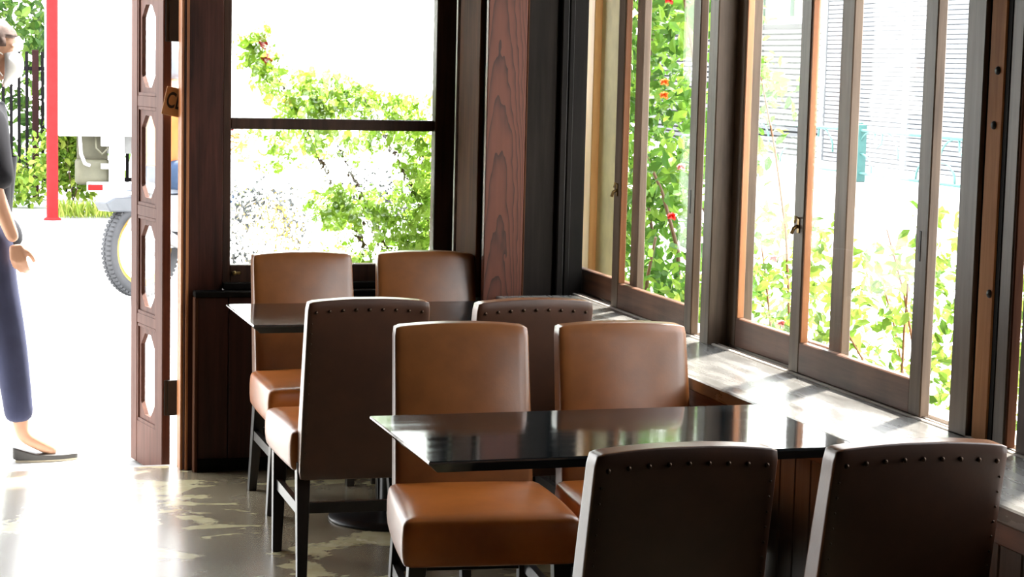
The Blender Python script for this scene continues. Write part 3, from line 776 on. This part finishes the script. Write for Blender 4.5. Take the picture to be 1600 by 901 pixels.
# motorcycle
bk = thing('motorcycle', 'motorcycle with knobbly tyre and yellow rim passing outside the doorway', 'motorcycle', (1.565, 13.6, -.06), R(38))
tyre = plain('grey_tyre', (.04, .04, .044), .8); rim = plain('yellow_rim', (.30, .17, .015), .35, .0)
sil = plain('silver_engine', (.45, .45, .46), .35, .7); gp = plain('grey_plastic', (.055, .06, .07), .45); wp = plain('white_plastic', (.7, .7, .72), .4)
def wheel(x0):
    h = MB().lathe([(.255, -.035), (.285, -.05), (.315, -.045), (.328, -.02), (.328, .02), (.315, .045), (.285, .05), (.255, .035), (.255, -.035)], (0, 0, 0), 48, 'y', True, True)
    for k in range(64):
        a = 2*PI*k/64
        for s in (-1, 1):
            h.box(-.010, .010, -.016+s*.024, .016+s*.024, .316, .333, 0, Matrix.Rotation(a+s*.04, 4, 'Y'))
    wv = h.build('wheel', tyre, bk); wv.location = (x0, 0, .335)
    MB().lathe([(.225, -.022), (.262, -.034), (.266, -.028), (.24, 0), (.266, .028), (.262, .034), (.225, .022), (.220, 0), (.225, -.022)], (0, 0, 0), 48, 'y', True, True).build('rim', rim, wv)
    sp = MB()
    for k in range(18):
        a = 2*PI*k/18
        sp.tube([(.03*math.cos(a+.5), (-1)**k*.03, .03*math.sin(a+.5)), (.23*math.cos(a), 0, .23*math.sin(a))], .0022, 5)
    sp.lathe([(0, -.05), (.035, -.05), (.04, 0), (.035, .05), (0, .05)], (0, 0, 0), 18, 'y'); sp.build('spokes', wp, wv)
wheel(0); wheel(1.22)
def shape(name, poly, hw, mat, bev=.008): return MB().prism(poly, -hw, hw, 'y', bev).build(name, mat, bk)
shape('rear_fender', [(-.38, .66), (-.34, .60), (-.1, .585), (.12, .62), (.2, .70), (.05, .70), (-.15, .69), (-.3, .69)], .06, gp)
shape('saddle', [(-.10, .725), (.1, .70), (.55, .70), (.72, .78), (.5, .77), (.2, .775), (-.08, .765)], .085, plain('grey_blue_saddle', (.16, .18, .22), .6))
shape('fuel_tank', [(.5, .68), (.98, .70), (.96, .86), (.80, .90), (.62, .84)], .10, wp, .02)
shape('side_panel', [(.12, .45), (.45, .42), (.5, .68), (.14, .69)], .09, wp, .01)
shape('engine', [(.40, .24), (.78, .24), (.85, .42), (.78, .64), (.48, .62), (.38, .40)], .11, sil, .02)
MB().tube([(0, .07, .335), (.4, .07, .36)], .022).tube([(0, -.07, .335), (.4, -.07, .36)], .022).build('swing_arm', sil, bk)
MB().tube([(1.22, .075, .335), (.98, .075, .98)], .022).tube([(1.22, -.075, .335), (.98, -.075, .98)], .022).build('fork', sil, bk)
MB().tube([(.86, -.38, 1.05), (.92, -.2, 1.04), (.96, 0, .99), (.92, .2, 1.04), (.86, .38, 1.05)], .014).build('handlebar', sil, bk)
shape('front_fender', [(.95, .72), (1.2, .70), (1.5, .66), (1.52, .68), (1.2, .74), (.97, .76)], .06, wp)
MB().tube([(.78, -.12, .5), (.82, -.14, .3), (.5, -.14, .24), (.1, -.13, .42), (-.2, -.12, .52)], [.02, .022, .025, .045, .05], 10).build('exhaust', sil, bk)
MB().rbox(.05, .07, .08, .03, 4, None, Matrix.Translation((1.06, 0, .94))).build('headlamp', wp, bk)

# ------------------------------------------------------------------ people
def skin_mesh(nodes, edges, roots, sub=2):
    names = list(nodes); idx = {n: i for i, n in enumerate(names)}
    me = bpy.data.meshes.new('sk'); me.from_pydata([nodes[n][0] for n in names], [(idx[a], idx[b]) for a, b in edges], [])
    o = bpy.data.objects.new('sk', me); COL.objects.link(o)
    md = o.modifiers.new('s', 'SKIN'); md.use_smooth_shade = True
    for n in names:
        r = nodes[n][1]; r = r if isinstance(r, (tuple, list)) else (r, r)
        sv = me.skin_vertices[0].data[idx[n]]; sv.radius = r; sv.use_root = n in roots
    ss = o.modifiers.new('u', 'SUBSURF'); ss.levels = ss.render_levels = sub
    bpy.context.view_layer.update()
    out = bpy.data.meshes.new_from_object(o.evaluated_get(bpy.context.evaluated_depsgraph_get()))
    bpy.data.objects.remove(o); return out
def merged(meshes, name, mat, parent, voxel=None):
    bm = bmesh.new()
    for m in meshes: bm.from_mesh(m)
    me = bpy.data.meshes.new(name); bm.to_mesh(me); bm.free()
    o = bpy.data.objects.new(name, me); COL.objects.link(o)
    if voxel:
        md = o.modifiers.new('r', 'REMESH'); md.mode = 'VOXEL'; md.voxel_size = voxel; md.use_smooth_shade = True
        sm = o.modifiers.new('k', 'SMOOTH'); sm.iterations = 3; sm.factor = .5
        bpy.context.view_layer.update()
        m2 = bpy.data.meshes.new_from_object(o.evaluated_get(bpy.context.evaluated_depsgraph_get()))
        o.modifiers.clear(); o.data = m2; m2.name = name
    o.data.materials.clear(); o.data.materials.append(mat); o.data.shade_smooth()
    o.parent = parent; return o
def to_me(mb):
    me = bpy.data.meshes.new('x'); mb.bm.to_mesh(me); mb.bm.free(); return me
def head_mesh(c, face=0.0, tilt=0.0, s=1.0):
    """head facing +x, centre c (mid skull)"""
    m = MB()
    m.ball((0, 0, .02), .098, .076, .105, 24, 16)                  # skull
    m.ball((.035, 0, -.045), .058, .056, .070, 20, 14)             # face and jaw
    m.ball((.062, 0, -.088), .026, .030, .022, 14, 10)             # chin
    m.ball((.099, 0, -.030), .016, .013, .024, 12, 8)              # nose
    m.ball((.086, 0, -.010), .012, .011, .022, 12, 8)              # bridge
    m.ball((.084, 0, -.066), .013, .024, .009, 12, 8)              # lips
    for q in (-1, 1):
        m.ball((-.005, q*.077, -.012), .017, .009, .030, 12, 8)    # ear
        m.ball((.076, q*.032, .022), .016, .024, .009, 12, 8)      # brow
        m.ball((.058, q*.042, -.030), .03, .022, .025, 12, 8)      # cheek
    m.bm.transform(Matrix.Translation(c) @ Matrix.Rotation(face, 4, 'Z') @ Matrix.Rotation(tilt, 4, 'Y') @ Matrix.Scale(s, 4))
    return to_me(m)
def hand_nodes(pre, wrist, fwd, out, thumb, s=1.0, curl=.6):
    """wrist point, direction of the fingers, palm normal (curl towards it), thumb side"""
    W = Vector(wrist); f = Vector(fwd).normalized(); t = Vector(thumb); t = (t-f*t.dot(f)).normalized(); n = f.cross(t).normalized()
    if n.dot(Vector(out)) < 0: n = -n
    nodes, edges, roots = {}, [], []
    # palm as a broad blob of three rays, joined in the remesh
    for k, (off, ln) in enumerate(((.026, .082), (.009, .088), (-.009, .084), (-.025, .074))):
        a, b = pre+'p%da' % k, pre+'p%db' % k
        nodes[a] = (W+t*off*.6*s, .014*s); nodes[b] = (W+f*ln*s+t*off*s, .0125*s); edges.append((a, b)); roots.append(a)
        L3 = [(.040, .026, .020), (.044, .029, .022), (.041, .027, .021), (.031, .021, .018)][k]
        p = W+f*(ln-.008)*s+t*off*s; ang = .25; prev = None
        for j, l in enumerate((0,)+L3):
            d = f*math.cos(ang)+n*math.sin(ang)
            p = p+d*l*s; nm = pre+'f%d%d' % (k, j)
            nodes[nm] = (p, (.0098, .0092, .0084, .0072)[j]*s)
            if prev: edges.append((prev, nm))
            else: roots.append(nm)
            prev = nm; ang += curl
    p = W+f*.022*s+t*.020*s; prev = None
    for j, (df, dt, dn) in enumerate(((0, 0, 0), (.024, .024, .012), (.026, .010, .018), (.020, 0, .014))):
        p = p+(f*df+t*dt+n*dn)*s; nm = pre+'t%d' % j
        nodes[nm] = (p, (.014, .0115, .0100, .0085)[j]*s)
        if prev: edges.append((prev, nm))
        else: roots.append(nm)
        prev = nm
    return nodes, edges, roots
skin = plain('skin', (.62, .34, .22), .5, var=.05)
tee = plain('dark_tshirt', (.016, .016, .021), .85, spec=.2)
navy = plain('navy_trousers', (.045, .05, .10), .8, spec=.25)
hairm = plain('grey_brown_hair', (.13, .08, .065), .7, var=.3, scale=60)
maskm = plain('white_mask', (.93, .93, .93), .7)
shoem = plain('black_flat_shoe', (.05, .047, .045), .5)
def shoe(parent, ankle, ang=0, mat=shoem, ln=.255, flat=True):
    """sole length along +x; ankle = world point above the heel"""
    m = MB()
    def df(x, y, z):
        u = (x/ln+.5)                                  # 0 heel .. 1 toe
        w = .030+.012*math.sin(min(1, u*1.15)*PI) - .020*max(0, u-.78)/.22
        top = .062-.05*min(1, u*1.8)**.8+.016*max(0, u-.5) if flat else .085-.04*u
        zz = (z+.5)
        return (x, (y/.5)*w*.96, .006+zz*max(.022, top))
    m.rbox(ln/2, .5, .5, .12, 8, df)
    o = m.build('shoe', mat, parent); 
    sl = MB().prism([( -ln/2+.01+ln*.97*u, s_*(.028+.013*math.sin(min(1, u*1.15)*PI)-.022*max(0, u-.8)/.2)) for s_, us_ in ((-1, [0, .1, .3, .5, .7, .85, 1]), (1, [1, .85, .7, .5, .3, .1, 0])) for u in us_], 0, .009, 'z')
    sl.build('sole', plain('pale_sole', (.5, .45, .35), .7), o)
    o.location = ankle; o.rotation_euler = (0, 0, ang); return o

PY = 8.20
pr = thing('person', 'person in dark T-shirt, navy trousers and white mask walking past the doorway', 'person', (.33, PY, -.06))
B0 = Vector((.33, PY, -.06))
def Wp(x, y, z): return Vector((x, y, z))-B0
N = {
 'pel': (Wp(.325, PY, .88), (.075, .075)), 'wst': (Wp(.325, PY, 1.04), (.080, .080)), 'chs': (Wp(.325, PY, 1.25), (.108, .108)), 'nkb': (Wp(.315, PY, 1.375), (.064, .060)), 'nck': (Wp(.335, PY, 1.44), .044), 'hd': (Wp(.35, PY, 1.53), .06),
 'shR': (Wp(.33, PY-.150, 1.325), .044), 'elR': (Wp(.345, PY-.215, 1.06), .040), 'wrR': (Wp(.432, PY-.19, .835), .026),
 'shL': (Wp(.31, PY+.150, 1.325), .044), 'elL': (Wp(.22, PY+.21, 1.07), .040), 'wrL': (Wp(.26, PY+.20, .84), .026),
 'hpR': (Wp(.34, PY-.075, .78), .064), 'knR': (Wp(.425, PY-.08, .43), .055), 'anR': (Wp(.462, PY-.075, .045), .033), 'toR': (Wp(.60, PY-.075, -.03), .025),
 'hpL': (Wp(.30, PY+.075, .78), .064), 'knL': (Wp(.22, PY+.08, .44), .055), 'anL': (Wp(.03, PY+.075, .09), .033), 'toL': (Wp(.14, PY+.075, -.025), .025),
}
E_ = [('pel', 'wst'), ('wst', 'chs'), ('chs', 'nkb'), ('nkb', 'nck'), ('nck', 'hd'), ('chs', 'shR'), ('shR', 'elR'), ('elR', 'wrR'), ('chs', 'shL'), ('shL', 'elL'), ('elL', 'wrL'),
      ('pel', 'hpR'), ('hpR', 'knR'), ('knR', 'anR'), ('anR', 'toR'), ('pel', 'hpL'), ('hpL', 'knL'), ('knL', 'anL'), ('anL', 'toL')]
hn, he, hr = hand_nodes('R', Wp(.434, PY-.19, .83), (.16, -.02, -1), (.3, .9, .1), (1, -.25, 0), .95, .42)
hn2, he2, hr2 = hand_nodes('L', Wp(.262, PY+.20, .835), (.15, 0, -1), (0, -1, 0), (1, 0, 0), .95, .4)
body = merged([skin_mesh(N, E_, ['pel']), skin_mesh(hn, he, hr, 2), skin_mesh(hn2, he2, hr2, 2), head_mesh(Wp(.352, PY, 1.582), 0, R(4))], 'body', skin, pr, .0055)
# T-shirt
T = {'a0': (Wp(.335, PY, .76), (.166, .166)), 'a': (Wp(.332, PY, .88), (.152, .152)), 'b': (Wp(.325, PY, 1.04), (.140, .108)), 'c': (Wp(.325, PY, 1.25), (.142, .142)), 'd': (Wp(.318, PY, 1.365), (.105, .105)),
     'sR': (Wp(.332, PY-.150, 1.320), .082), 'eR': (Wp(.352, PY-.195, 1.13), .080), 'fR': (Wp(.362, PY-.210, 1.03), .084), 'sL': (Wp(.31, PY+.150, 1.320), .082), 'eL': (Wp(.25, PY+.195, 1.13), .076), 'fL': (Wp(.235, PY+.205, 1.05), .078)}
merged([skin_mesh(T, [('a0', 'a'), ('a', 'b'), ('b', 'c'), ('c', 'd'), ('c', 'sR'), ('sR', 'eR'), ('eR', 'fR'), ('c', 'sL'), ('sL', 'eL'), ('eL', 'fL')], ['b'])], 'tshirt', tee, pr)
Q = {'p': (Wp(.328, PY, .98), (.122, .122)), 'p2': (Wp(.328, PY, .84), (.130, .130)), 'hR': (Wp(.345, PY-.085, .74), .098), 'kR': (Wp(.415, PY-.08, .42), .074), 'cR': (Wp(.448, PY-.076, .16), .062), 'eR': (Wp(.452, PY-.075, .095), .061),
     'hL': (Wp(.29, PY+.085, .74), .098), 'kL': (Wp(.215, PY+.08, .43), .074), 'cL': (Wp(.075, PY+.076, .20), .062), 'eL': (Wp(.045, PY+.075, .14), .060)}
merged([skin_mesh(Q, [('p', 'p2'), ('p2', 'hR'), ('hR', 'kR'), ('kR', 'cR'), ('cR', 'eR'), ('p2', 'hL'), ('hL', 'kL'), ('kL', 'cL'), ('cL', 'eL')], ['p2'])], 'trousers', navy, pr)
# hair: cap over the skull, cut at the hairline
hb = MB().ball((0, 0, 0), .116, .094, .116, 36, 28)
for v in list(hb.bm.verts):
    x, y, z = v.co
    if (x > .060 and z < .030) or z < -.095 or (x > .012 and z < -.012): hb.bm.verts.remove(v)
    else:
        k = 1+.03*math.sin(x*90)*math.sin(y*110+z*60); v.co *= k
hb.bm.transform(Matrix.Translation(Wp(.348, PY, 1.598)))
hair = hb.build('hair', hairm, pr); md = hair.modifiers.new('s', 'SOLIDIFY'); md.thickness = .012
# mask with ear loops
mk = MB().ball((0, 0, 0), .082, .076, .086, 28, 20)
for v in list(mk.bm.verts):
    if v.co.x < .006: mk.bm.verts.remove(v)
    else: v.co.x += .014*(1-abs(v.co.y)/.076)*(1 if abs(v.co.z) < .05 else .4)
mk.bm.transform(Matrix.Translation(Wp(.384, PY, 1.524)))
for q in (-1, 1): mk.tube([Wp(.394, PY+q*.066, 1.566), Wp(.365, PY+q*.080, 1.584), Wp(.344, PY+q*.086, 1.57)], .0025, 6); mk.tube([Wp(.394, PY+q*.066, 1.482), Wp(.365, PY+q*.080, 1.52), Wp(.344, PY+q*.086, 1.56)], .0025, 6)
mko = mk.build('face_mask', maskm, pr); md = mko.modifiers.new('s', 'SOLIDIFY'); md.thickness = .004
shoe(pr, Wp(.553, PY-.075, -.06), 0)
s2 = shoe(pr, Wp(.11, PY+.075, -.045), 0); s2.rotation_euler = (0, R(10), 0)

# rider
bx0, by0 = 1.59-.16*math.cos(R(38)), 13.6-.16*math.sin(R(38))
rd = thing('person', 'person in orange jacket, blue jeans and grey helmet riding the motorcycle', 'person', (bx0, by0, -.06), R(38))
jac = plain('orange_jacket', (.30, .085, .008), .7); jean = plain('blue_jeans', (.010, .028, .068), .8); helm = plain('grey_helmet', (.11, .12, .14), .3)
n_ = {'pel': ((.28, 0, .85), .08), 'wst': ((.29, 0, 1.0), .085), 'chs': ((.34, 0, 1.22), .10), 'nkb': ((.37, 0, 1.36), .07), 'nck': ((.39, 0, 1.42), .05), 'hd': ((.41, 0, 1.5), .06)}
e_ = [('pel', 'wst'), ('wst', 'chs'), ('chs', 'nkb'), ('nkb', 'nck'), ('nck', 'hd')]
hands = []
for s, q in ((1, 'L'), (-1, 'R')):
    n_['sh'+q] = ((.37, s*.18, 1.30), .055); n_['el'+q] = ((.56, s*.27, 1.10), .042); n_['wr'+q] = ((.80, s*.31, 1.07), .027)
    n_['hp'+q] = ((.35, s*.09, .83), .062); n_['kn'+q] = ((.66, s*.17, .72), .05); n_['an'+q] = ((.46, s*.17, .32), .036); n_['to'+q] = ((.60, s*.18, .26), .028)
    e_ += [('chs', 'sh'+q), ('sh'+q, 'el'+q), ('el'+q, 'wr'+q), ('pel', 'hp'+q), ('hp'+q, 'kn'+q), ('kn'+q, 'an'+q), ('an'+q, 'to'+q)]
    a, b_, c_ = hand_nodes(q, (.79, s*.31, 1.072), (1, 0, -.1), (0, 0, -1), (0, -s, 0), 1.0, .95)
    hands.append(skin_mesh(a, b_, c_, 1))
merged([skin_mesh(n_, e_, ['pel'])]+hands+[head_mesh(Vector((.42, 0, 1.55)))], 'body', skin, rd, .008)
j_ = {'a': ((.27, 0, .88), (.135, .155)), 'b': ((.29, 0, 1.02), (.125, .15)), 'c': ((.34, 0, 1.22), (.145, .18)), 'd': ((.37, 0, 1.34), (.09, .10))}
je = [('a', 'b'), ('b', 'c'), ('c', 'd')]
for s, q in ((1, 'L'), (-1, 'R')):
    j_['s'+q] = ((.37, s*.185, 1.30), .075); j_['e'+q] = ((.56, s*.272, 1.10), .058); j_['w'+q] = ((.76, s*.306, 1.072), .043)
    je += [('c', 's'+q), ('s'+q, 'e'+q), ('e'+q, 'w'+q)]
merged([skin_mesh(j_, je, ['b'])], 'jacket', jac, rd)
t_ = {'a': ((.27, 0, .94), (.14, .14)), 'b': ((.28, 0, .85), (.15, .15))}; te = [('a', 'b')]
for s, q in ((1, 'L'), (-1, 'R')):
    t_['h'+q] = ((.38, s*.110, .82), .105); t_['k'+q] = ((.67, s*.172, .72), .075); t_['n'+q] = ((.47, s*.172, .37), .055)
    te += [('b', 'h'+q), ('h'+q, 'k'+q), ('k'+q, 'n'+q)]
merged([skin_mesh(t_, te, ['b'])], 'jeans', jean, rd)
hm = MB().ball((.405, 0, 1.585), .145, .125, .140, 24, 18)
for v in list(hm.bm.verts):
    if v.co.z < 1.475 or (v.co.x > .50 and v.co.z < 1.56): hm.bm.verts.remove(v)
hm.prism([(.50, 1.60), (.58, 1.59), (.585, 1.60), (.50, 1.63)], -.09, .09, 'y', .004)
ho = hm.build('helmet', helm, rd); md = ho.modifiers.new('s', 'SOLIDIFY'); md.thickness = .012
for s in (1, -1): shoe(rd, Vector((.54, s*.18, .235)), 0, plain('dark_boot', (.06, .05, .05), .6), .27, False)

# ------------------------------------------------------------------ light
wd = bpy.data.worlds.new('sky'); sc.world = wd; wd.use_nodes = True
nt = wd.node_tree; bg = nt.nodes['Background']
tc = nt.nodes.new('ShaderNodeTexCoord'); sp = nt.nodes.new('ShaderNodeSeparateXYZ'); nt.links.new(tc.outputs['Generated'], sp.inputs[0])
nt.links.new(ramp(nt, sp.outputs[2], [(0, (1, .985, .95)), (.5, (.93, .97, 1)), (1, (.82, .91, 1))]), bg.inputs[0])
bg.inputs[1].default_value = 9.5
sun = bpy.data.lights.new('sun', 'SUN'); sun.energy = 27.0; sun.angle = R(3); sun.color = (1, .95, .86)
so = bpy.data.objects.new('sun', sun); COL.objects.link(so)
az, el = R(40), R(60)      # from the street side, high
d = Vector((math.cos(az)*math.cos(el), math.sin(az)*math.cos(el), math.sin(el)))
so.rotation_euler = d.to_track_quat('Z', 'Y').to_euler(); so.location = (6, 12, 9)

# ------------------------------------------------------------------ camera
cam = bpy.data.cameras.new('camera'); co = bpy.data.objects.new('camera', cam); COL.objects.link(co)
cam.sensor_width = 36; cam.sensor_fit = 'HORIZONTAL'; cam.lens = 3115/1600*36; cam.clip_end = 300
yaw, pit, rol = R(17.169), R(6.448), R(1.365)
fwd = Vector((math.sin(yaw)*math.cos(pit), math.cos(yaw)*math.cos(pit), -math.sin(pit)))
rt = Vector((math.cos(yaw), -math.sin(yaw), 0)); up = rt.cross(fwd)
r2 = rt*math.cos(rol)+up*math.sin(rol); u2 = -rt*math.sin(rol)+up*math.cos(rol)
mw = Matrix((r2, u2, -fwd)).transposed().to_4x4(); mw.translation = (0, 0, 1.58)
co.matrix_world = mw
sc.camera = co
sc.view_settings.view_transform = 'Standard'; sc.view_settings.look = 'None'; sc.view_settings.gamma = 1; sc.view_settings.use_curve_mapping = False
sc.view_settings.exposure = 0.0
sc.cycles.use_denoising = True
sc.cycles.max_bounces = 14; sc.cycles.transparent_max_bounces = 16; sc.cycles.diffuse_bounces = 6
sc.cycles.sample_clamp_indirect = 8
